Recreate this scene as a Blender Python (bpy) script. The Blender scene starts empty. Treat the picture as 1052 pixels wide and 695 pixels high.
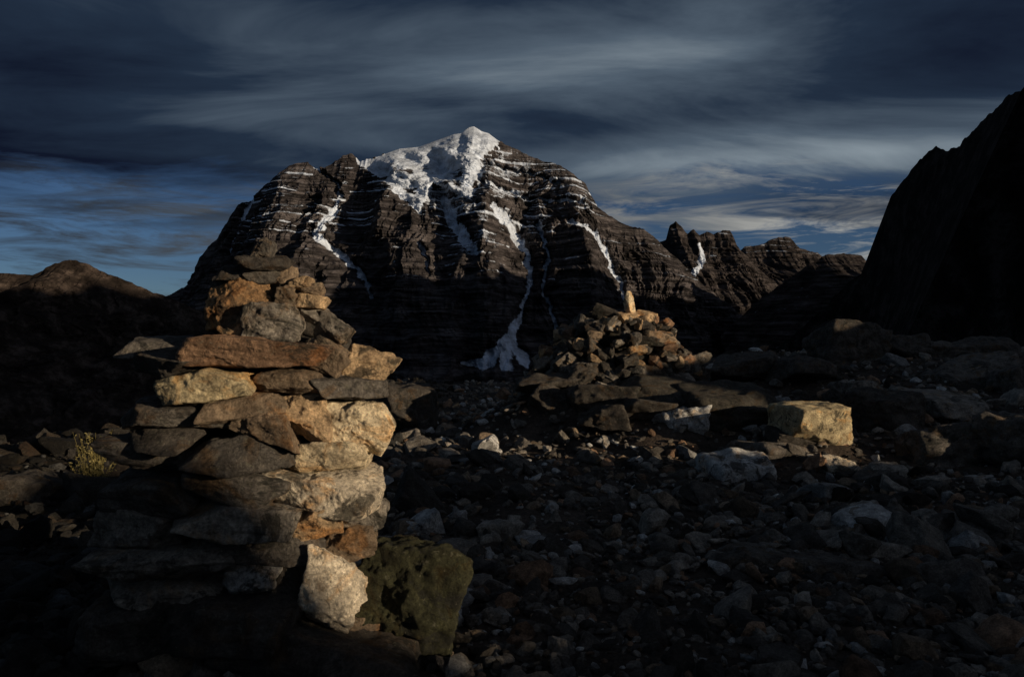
import bpy, math, numpy as np
from mathutils import Vector, Matrix, Euler
rng=np.random.default_rng(7)
K=818.0
def U(px): return (px-526.0)/K
def Vv(py): return (347.5-py)/K
CAMH=1.5
# ------------------------------------------------------------------ noise
_p=np.random.default_rng(3).permutation(4096).astype(np.int64)
_val=np.random.default_rng(4).random(4096)*2-1
def _h(ix,iy,iz):
    a=_p[ix&4095]; b=_p[(a+iy)&4095]; return _val[_p[(b+iz)&4095]]
def vnoise(x,y,z=0.0):
    x=np.asarray(x,float); y=np.asarray(y,float)+0*x; z=np.asarray(z,float)+0*x
    ix=np.floor(x).astype(np.int64);iy=np.floor(y).astype(np.int64);iz=np.floor(z).astype(np.int64)
    fx=x-ix;fy=y-iy;fz=z-iz
    fx=fx*fx*fx*(fx*(fx*6-15)+10);fy=fy*fy*fy*(fy*(fy*6-15)+10);fz=fz*fz*fz*(fz*(fz*6-15)+10)
    def L(a,b,t): return a+(b-a)*t
    return L(L(L(_h(ix,iy,iz),_h(ix+1,iy,iz),fx),L(_h(ix,iy+1,iz),_h(ix+1,iy+1,iz),fx),fy),
             L(L(_h(ix,iy,iz+1),_h(ix+1,iy,iz+1),fx),L(_h(ix,iy+1,iz+1),_h(ix+1,iy+1,iz+1),fx),fy),fz)
def fbm(x,y,z=0.0,o=4,g=0.5):
    s=0;a=1;n=0
    for i in range(o):
        s=s+a*vnoise(x*2**i+17.3*i,y*2**i+5.1*i,z*2**i+9.7*i); n+=a; a*=g
    return s/n
def ridged(x,y,z=0.0,o=4,g=0.5):
    s=0;a=1;n=0
    for i in range(o):
        s=s+a*(1-2*np.abs(vnoise(x*2**i+7.3*i,y*2**i+3.1*i,z*2**i+1.7*i))); n+=a; a*=g
    return s/n
def ss(a,b,x):
    t=np.clip((x-a)/(b-a),0,1); return t*t*(3-2*t)
# ------------------------------------------------------------------ mesh helpers
def mesh_obj(name,verts,faces,mat=None,attrs=None,smooth=False,parent=None,loc=None):
    me=bpy.data.meshes.new(name)
    verts=np.asarray(verts,np.float32); faces=np.asarray(faces,np.int32)
    k=faces.shape[1]
    me.vertices.add(len(verts)); me.vertices.foreach_set('co',verts.ravel())
    me.loops.add(faces.size); me.loops.foreach_set('vertex_index',faces.ravel())
    me.polygons.add(len(faces)); me.polygons.foreach_set('loop_start',np.arange(0,faces.size,k,dtype=np.int32))
    me.update(calc_edges=True)
    me.polygons.foreach_set('use_smooth',np.full(len(faces),smooth))
    if attrs:
        for an,arr in attrs.items():
            arr=np.asarray(arr,np.float32)
            if arr.ndim==1:
                at=me.attributes.new(an,'FLOAT','POINT'); at.data.foreach_set('value',arr)
            else:
                at=me.attributes.new(an,'FLOAT_COLOR','POINT')
                c=np.ones((len(verts),4),np.float32); c[:,:3]=arr; at.data.foreach_set('color',c.ravel())
    if mat: me.materials.append(mat)
    ob=bpy.data.objects.new(name,me); bpy.context.collection.objects.link(ob)
    if loc is not None: ob.location=loc
    if parent: ob.parent=parent
    return ob
import bmesh
_ico={}
def ico(sub):
    if sub not in _ico:
        bm=bmesh.new(); bmesh.ops.create_icosphere(bm,subdivisions=sub+1,radius=1)
        v=np.array([x.co[:] for x in bm.verts]); v/=np.linalg.norm(v,axis=1)[:,None]
        f=np.array([[q.index for q in x.verts] for x in bm.faces]); bm.free()
        _ico[sub]=(v,f)
    return _ico[sub]
def rock(sub,dims,seed,p=16,extra=7,rough=0.1,jit=0.16,layer=0.05):
    r=np.random.default_rng(seed)
    V,F=ico(sub)
    ns=[];hs=[]
    for ax in range(3):
        for sg in (-1,1):
            n=r.normal(0,jit,3); n[ax]+=sg; n/=np.linalg.norm(n); ns.append(n); hs.append(r.uniform(.86,1.0))
    for i in range(extra):
        n=r.normal(0,1,3); n/=np.linalg.norm(n); ns.append(n); hs.append(r.uniform(.85,1.25))
    ns=np.array(ns);hs=np.array(hs)
    d=np.clip(V@ns.T,0,None)/hs
    rad=(d**p).sum(1)**(-1.0/p)
    P=V*rad[:,None]*np.array(dims)
    m=min(dims); M=max(dims)
    o=r.uniform(0,500,3)
    if sub>=2:
        q=P/M
        k=3 if sub<4 else 5
        disp=rough*m*(fbm(q[:,0]*2.2+o[0],q[:,1]*2.2+o[1],q[:,2]*3+o[2],k,.55)*1.5)
        if sub>=3:
            q2=P/m
            disp+=layer*m*vnoise(q2[:,0]*.5+o[1],q2[:,1]*.5+o[2],q2[:,2]*5+o[0])
            st=fbm(q2[:,0]*.9+o[2],q2[:,1]*.9+o[0],q2[:,2]*1.6+o[1],3)
            disp+=rough*m*.8*(np.round(st*5)/5)
        if sub>=4:
            disp+=rough*m*.35*ridged(q2[:,0]*1.7+o[0],q2[:,1]*1.7+o[2],q2[:,2]*2.6+o[1],4,.6)
        P=P+V*disp[:,None]
    else:
        P=P*(1+rough*r.normal(0,.5,(len(P),1)))
    return P,F
def rotm(rx,ry,rz): return np.array(Euler((rx,ry,rz)).to_matrix())
# ------------------------------------------------------------------ material helpers
def newmat(name):
    m=bpy.data.materials.new(name); m.use_nodes=True; nt=m.node_tree
    b=nt.nodes['Principled BSDF']; return m,nt,b
def N(nt,t,**kw):
    n=nt.nodes.new(t)
    for k,v in kw.items(): setattr(n,k,v)
    return n
def L(nt,a,b): nt.links.new(a,b)
def noise(nt,vec,scale,detail=6,rough=.6,dist=0):
    n=N(nt,'ShaderNodeTexNoise'); n.inputs['Scale'].default_value=scale; n.inputs['Detail'].default_value=detail
    n.inputs['Roughness'].default_value=rough; n.inputs['Distortion'].default_value=dist
    if vec is not None: L(nt,vec,n.inputs['Vector'])
    return n.outputs['Fac']
def ramp(nt,f,stops):
    n=N(nt,'ShaderNodeValToRGB'); e=n.color_ramp.elements
    while len(e)<len(stops): e.new(.5)
    for i,(p,c) in enumerate(stops):
        e[i].position=p; e[i].color=(c[0],c[1],c[2],1) if hasattr(c,'__len__') else (c,c,c,1)
    L(nt,f,n.inputs[0]); return n.outputs[0]
def mix(nt,f,a,b,mode='MIX'):
    n=N(nt,'ShaderNodeMix',data_type='RGBA',blend_type=mode)
    for i,v in ((0,f),(6,a),(7,b)):
        s=n.inputs[i]
        if hasattr(v,'is_output') : L(nt,v,s)
        elif hasattr(v,'__len__'): s.default_value=(v[0],v[1],v[2],1)
        elif i==0: s.default_value=v
        else: s.default_value=(v,v,v,1)
    return n.outputs[2]
def mth(nt,op,a,b=None,c=None):
    n=N(nt,'ShaderNodeMath',operation=op)
    for i,v in enumerate((a,b,c)):
        if v is None: continue
        if hasattr(v,'is_output'): L(nt,v,n.inputs[i])
        else: n.inputs[i].default_value=v
    return n.outputs[0]
def bump(nt,b,h,dist,strength=1.0,prev=None):
    n=N(nt,'ShaderNodeBump'); n.inputs['Distance'].default_value=dist; n.inputs['Strength'].default_value=strength
    L(nt,h,n.inputs['Height'])
    if prev is not None: L(nt,prev,n.inputs['Normal'])
    L(nt,n.outputs[0],b.inputs['Normal']); return n.outputs[0]
def stone_mat(name,lichen=.5,sc=1.0,cracks=True):
    m,nt,b=newmat(name)
    pos=N(nt,'ShaderNodeNewGeometry').outputs['Position']
    tint=N(nt,'ShaderNodeAttribute',attribute_name='tint').outputs['Color']
    n1=noise(nt,pos,9*sc,5,.68,.3); n2=noise(nt,pos,60*sc,3,.7); n3=noise(nt,pos,3.5*sc,5,.75,.6)
    c=mix(nt,1.0,tint,ramp(nt,n1,[(.3,(.42,.38,.35)),(.5,(.98,.96,.93)),(.68,(1.65,1.6,1.5))]),'MULTIPLY')
    c=mix(nt,1.0,c,ramp(nt,n2,[(.3,.55),(.7,1.4)]),'MULTIPLY')
    if cracks:
        c=mix(nt,1.0,c,ramp(nt,noise(nt,pos,5*sc,4,.65,1.0),[(.52,(1,1,1)),(.66,(1.0,.74,.50))]),'MULTIPLY')
    c=mix(nt,ramp(nt,n3,[(.55,0),(.60,lichen)]),c,(.028,.028,.024))
    c=mix(nt,ramp(nt,noise(nt,pos,22*sc,3,.75,.4),[(.62,0),(.67,lichen*.5)]),c,(.24,.23,.17))
    L(nt,c,b.inputs['Base Color']); b.inputs['Roughness'].default_value=.88
    b.inputs['Specular IOR Level'].default_value=.2
    p=bump(nt,b,noise(nt,pos,20*sc,7,.8,.2),.08/sc,1)
    if cracks:
        vr=N(nt,'ShaderNodeTexVoronoi',feature='DISTANCE_TO_EDGE'); vr.inputs['Scale'].default_value=5*sc
        nn=N(nt,'ShaderNodeVectorMath',operation='ADD'); L(nt,pos,nn.inputs[0])
        nz=N(nt,'ShaderNodeTexNoise'); nz.inputs['Scale'].default_value=6*sc; L(nt,pos,nz.inputs['Vector'])
        s2=N(nt,'ShaderNodeVectorMath',operation='SCALE'); L(nt,nz.outputs['Color'],s2.inputs[0]); s2.inputs['Scale'].default_value=.3
        L(nt,s2.outputs[0],nn.inputs[1]); L(nt,nn.outputs[0],vr.inputs['Vector'])
        bump(nt,b,ramp(nt,vr.outputs['Distance'],[(0,0),(.04,1)]),.006/sc,.6,p)
    return m
M_st=stone_mat('weathered_stone',.8)
M_rub=stone_mat('scree_stone',.3,1.5,False)
PAL=dict(dk=(.085,.077,.07),dk2=(.075,.07,.06),md=(.14,.13,.12),gy=(.27,.25,.225),gw=(.48,.49,.50),br=(.26,.20,.145),
 orr=(.48,.30,.16),o2=(.56,.41,.26),rb=(.28,.18,.12),yl=(.54,.46,.30),pl=(.80,.69,.50),pg=(.70,.63,.52),gn=(.05,.052,.028),vd=(.03,.028,.025))
# ------------------------------------------------------------------ sun geometry
SUN_EL=math.radians(9); SUN_AZ=math.radians(120)
S2=np.array([math.sin(SUN_AZ),math.cos(SUN_AZ)]); L2=np.array([-S2[1],S2[0]])
SD=Vector((S2[0]*math.cos(SUN_EL),S2[1]*math.cos(SUN_EL),math.sin(SUN_EL)))
C0=np.array([-1.25,3.8])
# ------------------------------------------------------------------ terrain
BUMPS=[]
def H(x,y):
    x=np.asarray(x,float);y=np.asarray(y,float)
    z=.10*fbm(x*.5,y*.5,3.3,3)+.05*fbm(x*2.3,y*2.3,1.2,3)
    z=z+.95*ss(2.2,8,x)*ss(8,17,y)
    z=z+.55*np.exp(-(((x-1.7)/2.2)**2+((y-12.8)/1.7)**2))
    led=ss(2.2,4,x)*ss(6,9,y)+ss(.3,1,-x-1.5)*.3
    z=z+.22*led*np.round(2.5*ridged(x*.45,y*.45,8.,2))/2.5*.7
    q=(x-C0[0])*S2[0]+(y-C0[1])*S2[1]; s=(x-C0[0])*L2[0]+(y-C0[1])*L2[1]
    t=math.tan(SUN_EL)
    c=np.interp(s,[-60,-.6,-.3,-.12,.05,.8,1.4,5.2,6.4,7.7,8.3,11,13,20],[1.5,1.2,.85,.3,-.15,-.15,.85,.8,-.2,-.2,1.15,1.1,1.65,1.65])
    shade_crest=16*t+c+.2*fbm(s*.8,0,2.,3)
    z=z+shade_crest*ss(10.5,16,q)  # unseen rise added behind the camera, its crest shaped to shade cairn and ground
    r=np.maximum(y-(27+2*fbm(x*.2,0.,5.,2)),0)
    z=z-np.minimum(r*.45+.5*(1-np.exp(-r)),430)
    l=np.maximum(-x-(7+1.5*fbm(y*.2,0.,1.,2)),0)
    z=z-np.minimum(l*.4,np.maximum(430-np.minimum(r*.45,430),0))
    b=np.maximum(np.hypot(x,y)-90,0)*(y<27)
    z=z-np.minimum(b*.3,300)*ss(40,-40,y)
    far=ss(200,1500,y); z=z+far*25*fbm(x*.003,y*.003,0.,4)
    for (bx,by,ba,br) in BUMPS:
        z=z+ba*np.exp(-(((x-bx)**2+(y-by)**2)/br**2)**1.5)
    return z
B=[('boulder',366,476,556,648,3.75,.22,5,'gn'),('rock_slab',232,442,640,702,3.6,.38,3,'dk'),
('stone_block',802,866,416,458,9.6,.35,0,'yl'),('boulder',700,806,404,452,10.6,.5,2,'dk2'),('rock_slab',755,868,456,486,9.5,.4,3,'md'),
('boulder',722,792,470,518,8.6,.3,-8,'gw'),('boulder',846,880,472,504,8.6,.2,-8,'pg'),('boulder',866,915,484,516,8.2,.25,0,'md'),
('boulder',842,896,540,578,6.1,.2,8,'gy'),('rock_slab',712,882,566,606,5.4,.3,4,'md'),('boulder',682,726,418,452,10.4,.3,0,'gw'),
('boulder',836,904,338,380,17,.6,0,'dk'),('boulder',900,952,346,378,17.5,.6,0,'dk'),('boulder',955,1016,376,404,14,.5,-4,'md'),
('boulder',735,800,364,392,16,.6,-5,'dk'),('rock_slab',528,600,386,404,12.0,.5,2,'dk'),('rock_slab',640,745,394,414,11.2,.6,4,'dk2'),
('boulder',585,650,398,424,11.4,.5,-3,'dk'),('boulder',640,690,412,436,10.8,.4,2,'dk'),('boulder',545,590,400,424,11.6,.4,4,'dk'),
('boulder',690,740,392,416,11.8,.4,-4,'dk'),('boulder',598,640,418,440,10.6,.3,-4,'dk'),
('boulder',398,452,398,440,13,.6,0,'dk'),('boulder',1000,1060,425,475,9,.4,0,'md'),('boulder',925,1000,440,490,9.4,.5,0,'md'),
('boulder',880,945,402,445,11,.5,0,'dk'),('rock_slab',540,602,556,584,5.8,.2,2,'gw'),('boulder',408,450,534,562,6.3,.2,5,'gw'),
('boulder',18,66,490,524,7.4,.3,0,'dk'),('boulder',800,850,368,392,15,.5,0,'dk'),('boulder',636,664,512,530,7.4,.15,0,'br'),
('boulder',905,990,570,606,5.6,.3,4,'md'),('rock_slab',620,700,672,690,3.8,.12,2,'gy'),('boulder',985,1015,492,515,8.2,.2,0,'gw'),
('boulder',1020,1052,378,410,13,.5,0,'md'),('boulder',470,500,555,580,6.0,.14,0,'gy'),('rock_slab',650,712,560,590,5.9,.2,-3,'md'),
('boulder',925,985,655,695,4.2,.2,8,'gy'),('boulder',940,985,352,374,17.8,.5,0,'md'),('boulder',985,1040,350,374,18,.5,0,'dk'),
('boulder',862,900,392,412,13,.4,0,'gy'),('rock_slab',930,1010,408,428,11.5,.5,3,'gy'),('boulder',770,800,520,545,7,.2,0,'gy')]
for (nm,x0,x1,y0,y1,d,hd,tl,tn) in B:
    if d<5: continue
    bx=U((x0+x1)/2)*d; bot=CAMH+Vv(y1)*d; g=float(H(bx,d))
    if bot>g-.02: BUMPS.append((bx,d,min(bot-g+.04,.9),(x1-x0)/2/K*d*1.5+.15))
n=760
t=np.linspace(-1,1,n)
xs=1.6*np.sinh(9.6*t); ys=5+2.4*np.sinh(9.0*t)
X,Y=np.meshgrid(xs,ys); Z=H(X,Y)
near=np.exp(-np.hypot(X,Y-5)/25)
Z=Z+near*.03*fbm(X*7,Y*7,0.,3)
idx=np.arange(n*n).reshape(n,n)
F=np.stack([idx[:-1,:-1],idx[:-1,1:],idx[1:,1:],idx[1:,:-1]],-1).reshape(-1,4)
m,nt,b=newmat('alpine_ground')
pos=N(nt,'ShaderNodeNewGeometry').outputs['Position']
c=ramp(nt,noise(nt,pos,1.2,6,.7,.4),[(.3,(.022,.018,.015)),(.5,(.06,.047,.038)),(.7,(.12,.092,.072))])
c=mix(nt,1.0,c,ramp(nt,noise(nt,pos,35,4,.75),[(.3,.4),(.7,1.6)]),'MULTIPLY')
sx=N(nt,'ShaderNodeSeparateXYZ'); L(nt,pos,sx.inputs[0])
far=ramp(nt,mth(nt,'MULTIPLY',mth(nt,'SUBTRACT',sx.outputs['Y'],27),.02),[(0,0),(1,1)])
c=mix(nt,far,c,(.018,.02,.015))
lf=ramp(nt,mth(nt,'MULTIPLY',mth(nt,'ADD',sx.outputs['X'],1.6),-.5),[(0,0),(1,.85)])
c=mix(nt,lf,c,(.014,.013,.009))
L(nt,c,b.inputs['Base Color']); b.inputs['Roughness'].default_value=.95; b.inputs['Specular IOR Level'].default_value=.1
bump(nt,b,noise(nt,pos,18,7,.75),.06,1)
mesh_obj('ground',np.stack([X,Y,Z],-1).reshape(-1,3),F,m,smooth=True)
# ------------------------------------------------------------------ scree
def scatter(name,count,sub,dmin,dmax,smin,alpha,smax,nvar,seed,xlim=.85,xmin=-9):
    r=np.random.default_rng(seed)
    lib=[]
    for i in range(nvar):
        d=np.array([1,r.uniform(.55,.9),r.uniform(.3,.7)])
        lib.append(rock(sub,d,seed*100+i,p=34,extra=8,rough=.10 if sub>=2 else .05,jit=.3))
    d=np.exp(r.uniform(math.log(dmin),math.log(dmax),count)); x=r.uniform(-xlim,xlim,count)*d; y=d
    sz=np.minimum(smin*(d/4)**.55*(1+r.pareto(alpha,count)),smax*np.minimum(1,.5+d/12))
    cl=fbm(x*.6,y*.6,seed*1.3,3)
    keep=(x>xmin)&(r.random(count)<.75+.9*cl)&~((np.hypot(x+1.25,(y-3.9))<.45))
    pathx=.9-.07*y
    if sub>=2: keep&=~((np.abs(x-pathx)<.3+.03*y)&(r.random(count)<.65))
    x=x[keep];y=y[keep];sz=sz[keep];k=len(x)
    z=H(x,y)
    vs=[];fs=[];cs=[];off=0
    cols=np.array([PAL[q] for q in ('gy','br','dk','gw','dk','rb','gy','md','md','gy')])
    wh=r.integers(0,nvar,k); ci=r.integers(0,len(cols),k)
    rz=r.uniform(0,6.28,k); rx=r.normal(0,.45,k); ry=r.normal(0,.45,k)
    for i in range(k):
        P,Fa=lib[wh[i]]
        Q=(P*sz[i])@rotm(rx[i],ry[i],rz[i]).T
        Q=Q+np.array([x[i],y[i],z[i]+sz[i]*.22])
        vs.append(Q);fs.append(Fa+off);off+=len(Q)
        c=cols[ci[i]]*r.uniform(.3,1.25)
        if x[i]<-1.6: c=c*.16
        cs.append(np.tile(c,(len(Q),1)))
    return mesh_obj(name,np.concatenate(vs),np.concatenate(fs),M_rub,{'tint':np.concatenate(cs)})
scatter('scree_gravel',28000,0,2.4,30,.011,2.2,.05,14,11)
scatter('scree_pebbles',15000,1,2.6,30,.020,2.1,.085,14,12)
scatter('scree_stones',3200,2,3.0,30,.035,2.0,.15,14,13)
scatter('scree_rocks',320,3,5.5,28,.065,2.1,.25,12,14)
# ------------------------------------------------------------------ placing stones
def stone(name,x0,x1,y0,y1,d,hd,tilt,tint,seed,sub=4,parent=None,p=18,extra=7,rough=.11,jit=.16,ground=False,yaw=None,layer=.05,hs=1.06):
    cx,cy=(x0+x1)/2,(y0+y1)/2
    c=np.array([U(cx)*d,d,CAMH+Vv(cy)*d])
    hw=(x1-x0)/2/K*d*1.03; hh=(y1-y0)/2/K*d*hs
    if ground:
        g=float(H(c[0],c[1])); bot=c[2]-hh
        if bot>g-.03:
            top=c[2]+hh; bot=g-.06; hh=(top-bot)/2; c[2]=(top+bot)/2
    r=np.random.default_rng(seed+999)
    if yaw is None: yaw=r.uniform(-.25,.25)
    P,F=rock(sub,(hw,hd,hh),seed,p=p,extra=extra,rough=rough,jit=jit,layer=layer)
    P=P@rotm(r.normal(0,.08),math.radians(tilt),yaw).T
    col=np.array(PAL[tint])*r.uniform(.85,1.15)
    return mesh_obj(name,P,F,M_st,{'tint':np.tile(col,(len(P),1))},smooth=True,parent=parent,loc=tuple(c))
cairn=bpy.data.objects.new('stone_cairn',None); bpy.context.collection.objects.link(cairn)
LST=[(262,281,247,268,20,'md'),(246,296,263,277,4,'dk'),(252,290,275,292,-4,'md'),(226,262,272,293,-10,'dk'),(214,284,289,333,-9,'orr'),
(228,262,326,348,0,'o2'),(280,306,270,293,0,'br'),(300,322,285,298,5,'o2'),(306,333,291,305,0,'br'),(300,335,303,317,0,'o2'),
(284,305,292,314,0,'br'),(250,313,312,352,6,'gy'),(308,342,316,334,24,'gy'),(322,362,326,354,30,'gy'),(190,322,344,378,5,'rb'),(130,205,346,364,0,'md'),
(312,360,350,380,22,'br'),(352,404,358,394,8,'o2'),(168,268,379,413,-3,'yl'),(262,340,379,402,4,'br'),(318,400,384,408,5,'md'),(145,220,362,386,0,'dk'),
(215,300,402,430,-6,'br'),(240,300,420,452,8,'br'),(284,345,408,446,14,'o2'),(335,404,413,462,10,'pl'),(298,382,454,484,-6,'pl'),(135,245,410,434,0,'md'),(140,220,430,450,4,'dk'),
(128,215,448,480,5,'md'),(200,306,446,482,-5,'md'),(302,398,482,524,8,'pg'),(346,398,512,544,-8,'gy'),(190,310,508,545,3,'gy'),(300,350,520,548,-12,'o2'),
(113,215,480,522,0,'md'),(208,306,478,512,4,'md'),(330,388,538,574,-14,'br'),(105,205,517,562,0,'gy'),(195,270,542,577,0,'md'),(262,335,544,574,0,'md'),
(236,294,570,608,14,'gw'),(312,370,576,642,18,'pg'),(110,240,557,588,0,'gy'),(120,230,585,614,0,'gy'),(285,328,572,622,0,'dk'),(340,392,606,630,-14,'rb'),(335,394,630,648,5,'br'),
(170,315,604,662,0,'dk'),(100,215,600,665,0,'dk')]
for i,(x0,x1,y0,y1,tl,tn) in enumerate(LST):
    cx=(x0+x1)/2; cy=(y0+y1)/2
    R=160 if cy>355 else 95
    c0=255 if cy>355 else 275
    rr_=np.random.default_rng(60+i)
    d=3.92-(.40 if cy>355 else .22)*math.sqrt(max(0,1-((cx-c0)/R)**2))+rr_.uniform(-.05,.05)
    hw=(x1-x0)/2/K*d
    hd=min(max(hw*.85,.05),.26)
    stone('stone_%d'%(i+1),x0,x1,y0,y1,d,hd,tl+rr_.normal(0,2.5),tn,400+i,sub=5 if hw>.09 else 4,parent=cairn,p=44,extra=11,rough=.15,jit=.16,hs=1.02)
OUT=[(262,240,302),(290,222,318),(320,220,326),(345,202,340),(362,155,375),(395,150,378),(420,145,375),(450,138,370),(480,126,362),(510,122,368),(550,122,356),(590,122,346),(640,118,370),(690,118,385)]
k=0
for j in range(18):
    z=.02+j*.103
    d=4.05; py=347.5-(z-CAMH)/d*K
    l=np.interp(py,[o[0] for o in OUT],[o[1] for o in OUT]); r_=np.interp(py,[o[0] for o in OUT],[o[2] for o in OUT])
    xc=U((l+r_)/2)*d; R=(r_-l)/2/K*d
    if py<272: continue
    lay=[(xc,4.04,R*.72,min(R*.55,.30))]
    for a in np.linspace(.25,2.9,4)+rng.uniform(-.2,.2):
        lay.append((xc+math.cos(a)*R*.62,4.12+math.sin(a)*R*.6,R*.36,R*.34))
    for li,(xx,yy,hw,hd) in enumerate(lay):
        P,F=rock(3,(hw,hd,.058),5000+k,p=18,rough=.12)
        P=P@rotm(rng.normal(0,.06),rng.normal(0,.06),rng.uniform(-.4,.4)).T
        col=np.array(PAL['vd' if li==0 else ('dk' if k%3 else 'md')])
        mesh_obj('core_stone_%d'%(k+1),P,F,M_st,{'tint':np.tile(col,(len(P),1))},smooth=True,parent=cairn,loc=(xx,yy,z)); k+=1
# ------------------------------------------------------------------ second cairn : one heap
r=np.random.default_rng(77)
vs=[];fs=[];cs=[];off=0
cx,cy,zb=1.58,12.7,float(H(1.58,12.7))-.15
ztop=CAMH+Vv(325)*12.7
def addrock(P,F,c,col):
    global off
    vs.append(P+np.array(c));fs.append(F+off);off+=len(P);cs.append(np.tile(col,(len(P),1)))
def RR(f): return .45+1.02*(1-f)**.62
for i in range(9):
    f=i/8; z=zb+f*(ztop-zb-.15); R=RR(f)*.93
    P,F=rock(3,(R*.85,R*.75,.16),8000+i,rough=.15); addrock(P,F,(cx,cy,z),PAL['vd'])
for i in range(640):
    f=r.random()**1.05; z=zb+f*(ztop-zb); R=RR(f)
    a=r.uniform(0,6.283); rr=R*r.uniform(.84,1.08) if f<.92 else R*r.random()**.5
    s=r.uniform(.045,.125)*(1.2-.3*f)
    if r.random()<.12: s*=1.5
    P,F=rock(3 if s>.12 else 2,(s*r.uniform(.9,1.5),s,s*r.uniform(.4,.95)),8100+i,p=30,rough=.12)
    P=P@rotm(r.normal(0,.4),r.normal(0,.4),r.uniform(0,6.3)).T
    col=np.array(PAL[['br','gy','dk','rb','gy','dk','md','o2'][r.integers(0,8)]])*r.uniform(.5,1.1)
    addrock(P,F,(cx+math.cos(a)*rr+.12*f,cy+math.sin(a)*rr*.85,z),col)
P,F=rock(4,(.06,.06,.20),8777,p=30,jit=.3); P=P@rotm(0,math.radians(-8),.4).T
addrock(P,F,(U(646)*12.5,12.5,CAMH+Vv(312)*12.5),PAL['pl'])
P,F=rock(3,(.17,.12,.06),8778,p=20); addrock(P,F,(U(648)*12.5,12.5,CAMH+Vv(325)*12.5),PAL['o2'])
mesh_obj('stone_cairn',np.concatenate(vs),np.concatenate(fs),M_st,{'tint':np.concatenate(cs)},smooth=False)
# ------------------------------------------------------------------ boulders and slabs
for i,(nm,x0,x1,y0,y1,d,hd,tl,tn) in enumerate(B):
    blk=nm=='stone_block'
    stone(nm,x0,x1,y0,y1,d,hd,tl,tn,700+i,sub=5 if d<7 else 4,p=40 if blk else 26,extra=2 if blk else 8,rough=.10 if blk else .17,jit=.07 if blk else .22,ground=not blk,yaw=.25 if blk else None)
# ------------------------------------------------------------------ mountains
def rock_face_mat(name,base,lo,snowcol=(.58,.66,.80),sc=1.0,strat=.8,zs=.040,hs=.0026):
    m,nt,b=newmat(name)
    pos=N(nt,'ShaderNodeNewGeometry').outputs['Position']
    mp=N(nt,'ShaderNodeMapping'); mp.inputs['Scale'].default_value=(hs*sc,hs*sc,zs*sc); mp.inputs['Rotation'].default_value=(0,.03,0); L(nt,pos,mp.inputs['Vector'])
    st=noise(nt,mp.outputs[0],1.0,6,.75,.35)
    c=ramp(nt,st,[(.36,lo),(.5,base),(.60,tuple(x*2.6 for x in base)),(.68,tuple(x*1.2 for x in base))])
    c=mix(nt,1.0,c,ramp(nt,noise(nt,pos,.008*sc,7,.75),[(.35,.3),(.65,1.8)]),'MULTIPLY')
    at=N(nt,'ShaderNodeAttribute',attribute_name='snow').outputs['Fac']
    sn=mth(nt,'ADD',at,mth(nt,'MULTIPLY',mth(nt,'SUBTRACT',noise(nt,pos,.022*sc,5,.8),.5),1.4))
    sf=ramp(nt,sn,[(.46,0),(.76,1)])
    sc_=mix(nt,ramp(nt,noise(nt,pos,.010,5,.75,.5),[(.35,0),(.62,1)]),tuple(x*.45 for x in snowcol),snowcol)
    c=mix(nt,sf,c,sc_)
    L(nt,c,b.inputs['Base Color']); b.inputs['Roughness'].default_value=.95; b.inputs['Specular IOR Level'].default_value=.05
    bump(nt,b,st,14/sc,strat)
    return m
def pip(px,py,poly):
    ins=np.zeros(px.shape,bool); nn=len(poly); j=nn-1
    for i in range(nn):
        xi,yi=poly[i];xj,yj=poly[j]
        cnd=((yi>py)!=(yj>py))&(px<(xj-xi)*(py-yi)/(yj-yi+1e-9)+xi); ins^=cnd; j=i
    return ins
def pldist(px,py,pts):
    best=np.full(px.shape,1e9)
    for (ax,ay,aw),(bx,by,bw) in zip(pts[:-1],pts[1:]):
        dx,dy=bx-ax,by-ay; t=np.clip(((px-ax)*dx+(py-ay)*dy)/(dx*dx+dy*dy),0,1)
        dd=np.hypot(px-ax-t*dx,py-ay-t*dy)/(aw+(bw-aw)*t); best=np.minimum(best,dd)
    return best
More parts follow.
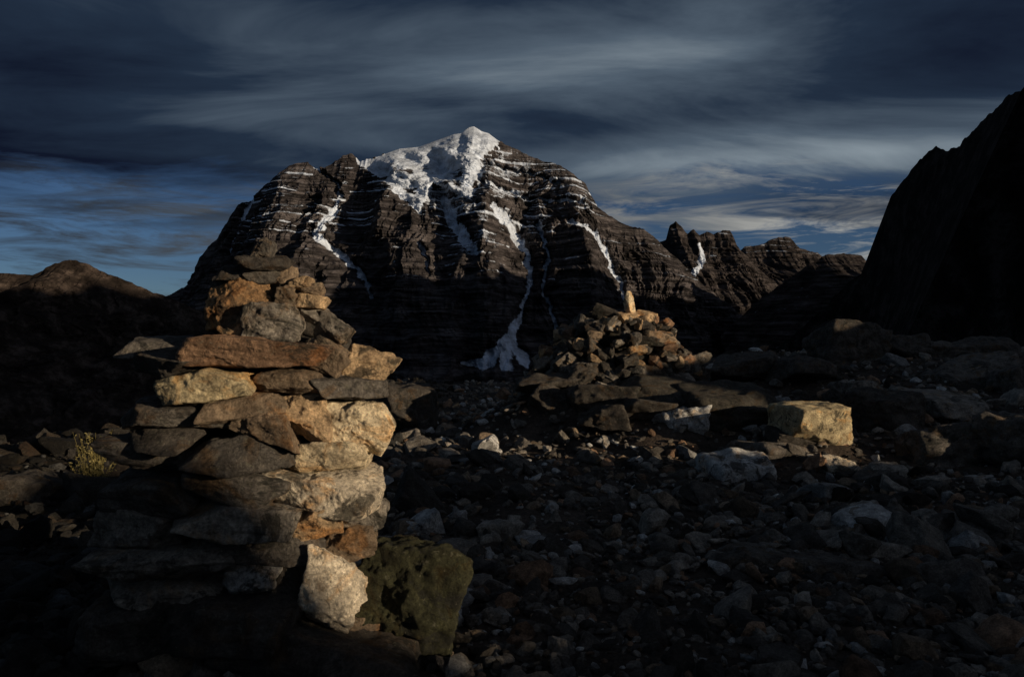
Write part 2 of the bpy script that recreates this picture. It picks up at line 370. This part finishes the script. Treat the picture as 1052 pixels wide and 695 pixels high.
def massif(name,prof,D,zb,W,mat,nx,nz,rib=200,ribf=.0022,P=75,jag=1.2,seed=0,tpow=1.3,main=False,snowfn=None,terr=.8):
    px=np.linspace(prof[0][0],prof[-1][0],nx)
    py=np.interp(px,[p[0] for p in prof],[p[1] for p in prof])
    if main: jag=jag*(1.5-1.4*ss(372,392,px)*ss(520,500,px))
    py=py+jag*fbm(px*.12,0*px,seed+.5,4,.6)*1.6
    Dc=np.interp(px,[p[0] for p in D],[p[1] for p in D]) if hasattr(D,'__len__') else np.full(nx,float(D))
    Xc=U(px)*Dc; Zc=CAMH+Vv(py)*Dc
    t=np.linspace(0,1,nz)[:,None]
    Zg=Zc[None]+(zb-Zc[None])*t; Xg=np.broadcast_to(Xc[None],Zg.shape).copy()
    hgt=(Zc-zb)[None]
    off=W*(hgt/hgt.max())*(t**tpow)
    Yg=Dc[None]-off
    ppx=526+K*Xg/Yg; ppy=347.5-K*(Zg-CAMH)/Yg
    grow=ss(0,.22,t)
    wx=Xg+.12/ribf*fbm(Xg*ribf*1.5,Zg*ribf*1.5,seed+3.,3)*3
    rb=ridged(wx*ribf+seed,Zg*ribf*.35,seed+2.,5,.58)
    rb2=fbm(wx*ribf*5,Zg*ribf*2.5,seed+7.,5,.65)
    o=rib*grow*(rb*.8)+rib*.25*(.25+.75*grow)*rb2
    snow=np.zeros(Zg.shape)
    zz=Zg+.03*Xg+P*.6*fbm(Xg*.003,Zg*.006,seed+1.,4)
    h=zz/P; f=h-np.floor(h); s=np.floor(h)+ss(.72,1.0,f)
    irr=ss(-.25,.35,fbm(Xg*.005,Zg*.013,4.4,4,.6))
    amp=terr*P*(.25+.95*irr)
    h2=zz/(P*.31)+.3; f2=h2-np.floor(h2); s2=np.floor(h2)+ss(.65,1.0,f2)
    te=-amp*(s-h)-terr*P*.31*(.3+.7*irr[::-1])*(s2-h2)
    ledge=ss(.70,.80,f)*(1-ss(.95,1.0,f))
    ledge2=ss(.62,.75,f2)
    if main:
        jx=ppx+9*fbm(ppx*.06,ppy*.06,3.,5,.65); jy=ppy+8*fbm(ppx*.06,ppy*.06,9.,5,.65)
        gl=pip(jx,jy,[(362,150),(380,158),(398,157),(410,146),(432,144),(442,134),(480,116),(506,122),(515,141),(509,159),(497,166),(492,190),(484,206),(466,198),(450,192),(442,204),(434,220),(418,212),(400,194),(386,182),(370,171)]).astype(float)
        mixr=pip(jx,jy,[(425,185),(500,146),(545,158),(580,176),(614,205),(604,240),(545,240),(520,258),(486,268),(455,248),(430,215)]).astype(float)
        lef=pip(jx,jy,[(255,200),(318,165),(372,165),(425,215),(390,256),(330,246),(262,256)]).astype(float)
        gul=[[(352,205,1.5),(345,225,3.5),(334,246,5),(352,262,3),(372,278,3),(386,305,2)],
             [(260,205,2.5),(250,235,4.5),(242,262,2.5)],[(322,172,1.5),(345,186,1.5),(352,205,1.5)],
             [(508,215,4),(528,235,6),(541,262,4),(543,290,2.5),(536,318,2.5),(524,342,6),(520,372,9)],
             [(520,345,3),(500,372,8),(478,372,2)],[(520,345,2),(540,372,6)],
             [(556,228,2.2),(560,262,2),(558,298,2),(568,325,2.2),(578,350,1.6)],
             [(584,232,3),(606,243,2.5),(622,262,4),(634,285,2.5),(646,315,2)],
             [(455,205,6),(470,235,6.5),(490,265,3)],[(436,255,1.5),(446,285,1.2)],[(486,160,6),(480,200,6)],
             [(495,190,1.5),(560,205,1.5),(606,216,1.5)],[(500,170,1.5),(540,176,1),(575,190,1)]]
        g=np.full(Zg.shape,9.)
        jx2=ppx+7*fbm(ppx*.1,ppy*.1,6.,5,.65); jy2=ppy+3*fbm(ppx*.2,ppy*.2,16.,3)
        for q in gul: g=np.minimum(g,pldist(jx2,jy2,q))
        snow=np.maximum(snow,ss(1.35,.4,g))
        pn=fbm(ppx*.06,ppy*.10,12.,5,.65)
        holes=ss(.10,.3,fbm(ppx*.08+ppy*.04,ppy*.16,44.,4,.65))*ss(162,190,ppy)
        snow=np.maximum(snow,gl*(1-.8*holes))
        snow=np.maximum(snow,mixr*np.maximum(ledge,ledge2*.65)*ss(-.32,.12,pn)*.92)
        snow=np.maximum(snow,mixr*.5*ss(-.05,.25,pn)*(ppx<545))
        snow=np.maximum(snow,lef*np.maximum(ledge*.92,ledge2*.62)*ss(-.2,.15,pn)*.9)
        snow=np.maximum(snow,(ppy<290)*ledge*ss(.08,.35,pn)*.6)
        o=o-90*ss(2.6,.3,g)
        wp=6*fbm(ppx*.04,ppy*.03,31.,3)
        for (bx,by,w,a) in ((300,230,45,300),(405,230,20,240),(495,215,24,260),(590,215,20,280),(440,300,22,130),(600,300,25,130),(350,300,18,100),(540,300,16,-80)):
            o=o+a*np.exp(-np.abs((ppx+wp-bx-(ppy-by)*.14)/w)**1.5)*ss(135,260,ppy)*(1-.4*ss(300,400,ppy))
        glb=gl.copy()
        for _ in range(14):
            glb[1:-1,1:-1]=(glb[1:-1,1:-1]*2+glb[:-2,1:-1]+glb[2:,1:-1]+glb[1:-1,:-2]+glb[1:-1,2:])/6
        sm=210*fbm(ppx*.028-ppy*.02,ppy*.04,21.,3,.55)+42*fbm(ppx*.1,ppy*.22,22.,4,.6)
        o=o*(1-glb)+(sm+90)*glb*grow**.4; te=te*(1-.8*glb)
    elif snowfn is not None:
        snow=snowfn(ppx,ppy,ledge)
    Yg=Yg-o-te*grow**.3
    nb=8; tb=np.linspace(0,1,nb+1)[1:,None]
    Xb=np.broadcast_to(Xc[None],(nb,nx)); Yb=Yg[0][None]+tb*W*.8; Zb=Zc[None]+(zb-Zc[None])*tb
    Xa=np.concatenate([Xb[::-1],Xg]);Ya=np.concatenate([Yb[::-1],Yg]);Za=np.concatenate([Zb[::-1],Zg]);Sa=np.concatenate([np.zeros((nb,nx)),snow])
    R_=Xa.shape[0]; idx=np.arange(R_*nx).reshape(R_,nx)
    F=np.stack([idx[:-1,:-1],idx[1:,:-1],idx[1:,1:],idx[:-1,1:]],-1).reshape(-1,4)
    return mesh_obj(name,np.stack([Xa,Ya,Za],-1).reshape(-1,3),F,mat,{'snow':Sa.ravel()},smooth=False)
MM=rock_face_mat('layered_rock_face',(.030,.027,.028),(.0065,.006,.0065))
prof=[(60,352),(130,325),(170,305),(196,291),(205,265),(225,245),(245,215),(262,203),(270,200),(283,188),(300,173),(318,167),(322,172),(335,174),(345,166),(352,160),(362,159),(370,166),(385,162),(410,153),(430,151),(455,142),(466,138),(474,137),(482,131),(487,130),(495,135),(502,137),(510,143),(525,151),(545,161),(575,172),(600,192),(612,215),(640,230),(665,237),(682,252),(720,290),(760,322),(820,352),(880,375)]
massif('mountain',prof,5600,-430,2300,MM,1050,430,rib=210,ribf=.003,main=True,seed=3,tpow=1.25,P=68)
MD=rock_face_mat('dark_rock_face',(.022,.019,.019),(.008,.007,.007))
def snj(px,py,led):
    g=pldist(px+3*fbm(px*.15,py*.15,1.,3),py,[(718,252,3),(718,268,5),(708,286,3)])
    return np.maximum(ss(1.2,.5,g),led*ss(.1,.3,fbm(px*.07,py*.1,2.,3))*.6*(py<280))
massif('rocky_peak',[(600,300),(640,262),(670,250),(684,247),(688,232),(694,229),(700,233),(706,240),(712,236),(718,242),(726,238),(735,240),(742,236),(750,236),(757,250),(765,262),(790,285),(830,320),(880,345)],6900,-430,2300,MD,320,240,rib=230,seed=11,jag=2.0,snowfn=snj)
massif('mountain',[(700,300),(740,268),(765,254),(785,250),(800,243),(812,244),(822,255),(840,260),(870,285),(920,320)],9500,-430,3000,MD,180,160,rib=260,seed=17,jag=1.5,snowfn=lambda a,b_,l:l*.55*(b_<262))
massif('unseen_shade_range',[(740,345),(775,312),(805,290),(830,272),(848,262),(868,260),(885,263),(893,272),(930,300),(990,330)],5000,-430,2200,MD,200,160,rib=200,seed=23,jag=1.5,snowfn=lambda a,b_,l:l*.35*(b_>290))
MH=rock_face_mat('brown_hill_rock',(.018,.014,.012),(.010,.008,.007),sc=2,strat=.1,zs=.008,hs=.005)
massif('hill',[(-420,250),(-300,290),(-150,262),(-60,285),(0,280),(35,282),(55,272),(72,266),(78,267),(92,272),(112,281),(135,290),(152,298),(175,305),(230,330),(320,360)],[(-420,2400),(0,2700),(320,3300)],-430,1500,MH,420,170,rib=240,ribf=.006,seed=31,jag=1.2,P=40,terr=.1)
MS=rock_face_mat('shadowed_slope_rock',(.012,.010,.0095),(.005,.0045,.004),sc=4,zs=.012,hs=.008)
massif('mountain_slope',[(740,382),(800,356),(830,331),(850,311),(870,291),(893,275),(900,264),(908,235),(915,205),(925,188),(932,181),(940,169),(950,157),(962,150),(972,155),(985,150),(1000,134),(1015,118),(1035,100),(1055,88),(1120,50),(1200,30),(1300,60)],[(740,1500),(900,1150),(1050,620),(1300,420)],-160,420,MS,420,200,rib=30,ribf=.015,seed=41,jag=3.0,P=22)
# unseen range added right of the view to shade the lower mountain and hill
sg=np.linspace(500,5500,220)[:,None]; qg=np.linspace(-700,1500,90)[None]+1800
hh=np.interp(sg,[500,900,2600,3300,4600,5100,5500],[-300,850,850,990,940,820,-300])
zz=-430+(hh+430)*np.exp(-((qg-1800)/620)**2)+120*fbm(sg*.004,qg*.004,5.,5)*np.exp(-((qg-1800)/900)**2)
XX=qg*S2[0]+sg*L2[0]; YY=qg*S2[1]+sg*L2[1]
a,bb=zz.shape; idx=np.arange(a*bb).reshape(a,bb)
F=np.stack([idx[:-1,:-1],idx[1:,:-1],idx[1:,1:],idx[:-1,1:]],-1).reshape(-1,4)
mesh_obj('unseen_shade_range',np.stack([XX,YY,zz],-1).reshape(-1,3),F,MD,{'snow':np.zeros(a*bb)})
# ------------------------------------------------------------------ shrub
m,nt,b=newmat('shrub_leaves')
L(nt,ramp(nt,noise(nt,N(nt,'ShaderNodeNewGeometry').outputs['Position'],14,3),[(.3,(.06,.055,.018)),(.7,(.20,.16,.05))]),b.inputs['Base Color']); b.inputs['Roughness'].default_value=.8
r=np.random.default_rng(5); vs=[];fs=[]
d=7.6; bx=U(97)*d; bz=float(H(bx,d))-.03
ztop=CAMH+Vv(440)*d
for i in range(80):
    a=r.uniform(0,6.28); sp=r.uniform(.02,.22); hgt=(ztop-bz)*r.uniform(.35,1.0)
    p0=np.array([bx,d,bz]); p1=p0+np.array([math.cos(a)*sp,math.sin(a)*sp,hgt])
    w=np.array([.004,0,0]); k=len(vs); vs+= [p0-w,p0+w,p1+w*.5,p1-w*.5]; fs.append([k,k+1,k+2,k+3])
    for j in range(16):
        f=r.uniform(.25,1); c=p0+(p1-p0)*f+r.normal(0,.014,3)
        u=r.normal(0,1,3);u/=np.linalg.norm(u);v=np.cross(u,r.normal(0,1,3));v/=np.linalg.norm(v)
        l=r.uniform(.010,.022); k=len(vs); vs+=[c-u*l,c+v*l*.4,c+u*l,c-v*l*.4]; fs.append([k,k+1,k+2,k+3])
mesh_obj('shrub',np.array(vs),np.array(fs),m)
# ------------------------------------------------------------------ sun + world
sl=bpy.data.lights.new('sun','SUN'); sl.energy=5.0; sl.angle=math.radians(.5); sl.color=(1,.79,.54)
so=bpy.data.objects.new('sun',sl); bpy.context.collection.objects.link(so); so.rotation_euler=SD.to_track_quat('Z','Y').to_euler()
w=bpy.data.worlds.new('World'); bpy.context.scene.world=w; w.use_nodes=True; nt=w.node_tree
bg=nt.nodes['Background']
sky=N(nt,'ShaderNodeTexSky',sky_type='NISHITA'); sky.sun_disc=False; sky.sun_elevation=SUN_EL; sky.sun_rotation=SUN_AZ; sky.altitude=2600
dirv=N(nt,'ShaderNodeTexCoord').outputs['Generated']
sp=N(nt,'ShaderNodeSeparateXYZ'); L(nt,dirv,sp.inputs[0]); dx,dy,dz=sp.outputs
zc=mth(nt,'ADD',mth(nt,'MAXIMUM',dz,0),.14)
cb=N(nt,'ShaderNodeCombineXYZ'); L(nt,mth(nt,'DIVIDE',dx,zc),cb.inputs[0]); L(nt,mth(nt,'DIVIDE',dy,zc),cb.inputs[1])
mp=N(nt,'ShaderNodeMapping'); mp.inputs['Rotation'].default_value=(0,0,math.radians(-18)); mp.inputs['Scale'].default_value=(.38,.80,1); mp.inputs['Location'].default_value=(3.1,1.7,0); L(nt,cb.outputs[0],mp.inputs['Vector'])
big=noise(nt,mp.outputs[0],.9,3,.5,.6)
fine=noise(nt,mp.outputs[0],2.6,6,.60,.6)
def gauss(a0,sa,e0,se,amp):
    E=mth(nt,'POWER',mth(nt,'ABSOLUTE',mth(nt,'DIVIDE',mth(nt,'SUBTRACT',dz,e0),se)),2.0)
    A=mth(nt,'POWER',mth(nt,'ABSOLUTE',mth(nt,'DIVIDE',mth(nt,'SUBTRACT',dx,a0),sa)),2.0)
    return mth(nt,'MULTIPLY',mth(nt,'EXPONENT',mth(nt,'MULTIPLY',mth(nt,'ADD',A,E),-1)),amp)
val=mth(nt,'ADD',mth(nt,'MULTIPLY',big,.95),mth(nt,'MULTIPLY',fine,.50))
val=mth(nt,'ADD',val,-.125)
for g in (gauss(.07,.36,.315,.045,.20),gauss(.42,.28,.205,.03,.24),gauss(.14,.2,.335,.025,.08),gauss(-.2,.3,.23,.04,.04),gauss(-.5,.2,.20,.05,-.10),gauss(.5,.16,.335,.06,-.20),gauss(-.52,.15,.33,.07,-.16),gauss(.0,.6,.43,.045,-.22)):
    val=mth(nt,'ADD',val,g)
deck=ramp(nt,val,[(.40,(.005,.008,.020)),(.56,(.016,.028,.051)),(.73,(.078,.108,.145)),(.95,(.24,.29,.33))])
cov=mth(nt,'ADD',mth(nt,'MULTIPLY',mth(nt,'SUBTRACT',dz,.165),9),mth(nt,'MULTIPLY',mth(nt,'SUBTRACT',fine,.5),2.2))
cov=ramp(nt,mth(nt,'ADD',cov,.5),[(.25,0),(.8,1)])
mp2=N(nt,'ShaderNodeMapping'); mp2.inputs['Scale'].default_value=(2.6,2.2,17); mp2.inputs['Rotation'].default_value=(0,.06,0); mp2.inputs['Location'].default_value=(.7,0,.35); L(nt,dirv,mp2.inputs['Vector'])
wis=ramp(nt,noise(nt,mp2.outputs[0],2.0,6,.68,.8),[(.47,0),(.64,.95)])
blue=mix(nt,1.0,sky.outputs[0],(.018,.025,.038),'MULTIPLY')
wc=ramp(nt,mth(nt,'MULTIPLY_ADD',dx,.9,.5),[(.05,(.032,.040,.052)),(.5,(.12,.13,.14)),(.8,(.36,.36,.34))])
lowc=mix(nt,wis,blue,wc)
col=mix(nt,cov,lowc,deck)
dt=N(nt,'ShaderNodeVectorMath',operation='DOT_PRODUCT'); L(nt,dirv,dt.inputs[0]); dt.inputs[1].default_value=SD
gw=mth(nt,'POWER',mth(nt,'MAXIMUM',dt.outputs['Value'],0.0),4.0)
col=mix(nt,1.0,col,mix(nt,gw,(0,0,0),(.28,.29,.32)),'ADD')  # extra glow added around the sun direction, out of view, as soft fill
L(nt,col,bg.inputs[0]); bg.inputs[1].default_value=1.0
# ------------------------------------------------------------------ camera
cam=bpy.data.cameras.new('camera'); cam.lens=28; cam.sensor_width=36; cam.clip_end=60000; cam.clip_start=.05
co=bpy.data.objects.new('camera',cam); bpy.context.collection.objects.link(co); co.location=(0,0,CAMH); co.rotation_euler=(math.radians(90),0,0)
sc=bpy.context.scene; sc.camera=co
sc.view_settings.view_transform='Standard'; sc.view_settings.look='None'; sc.view_settings.exposure=0
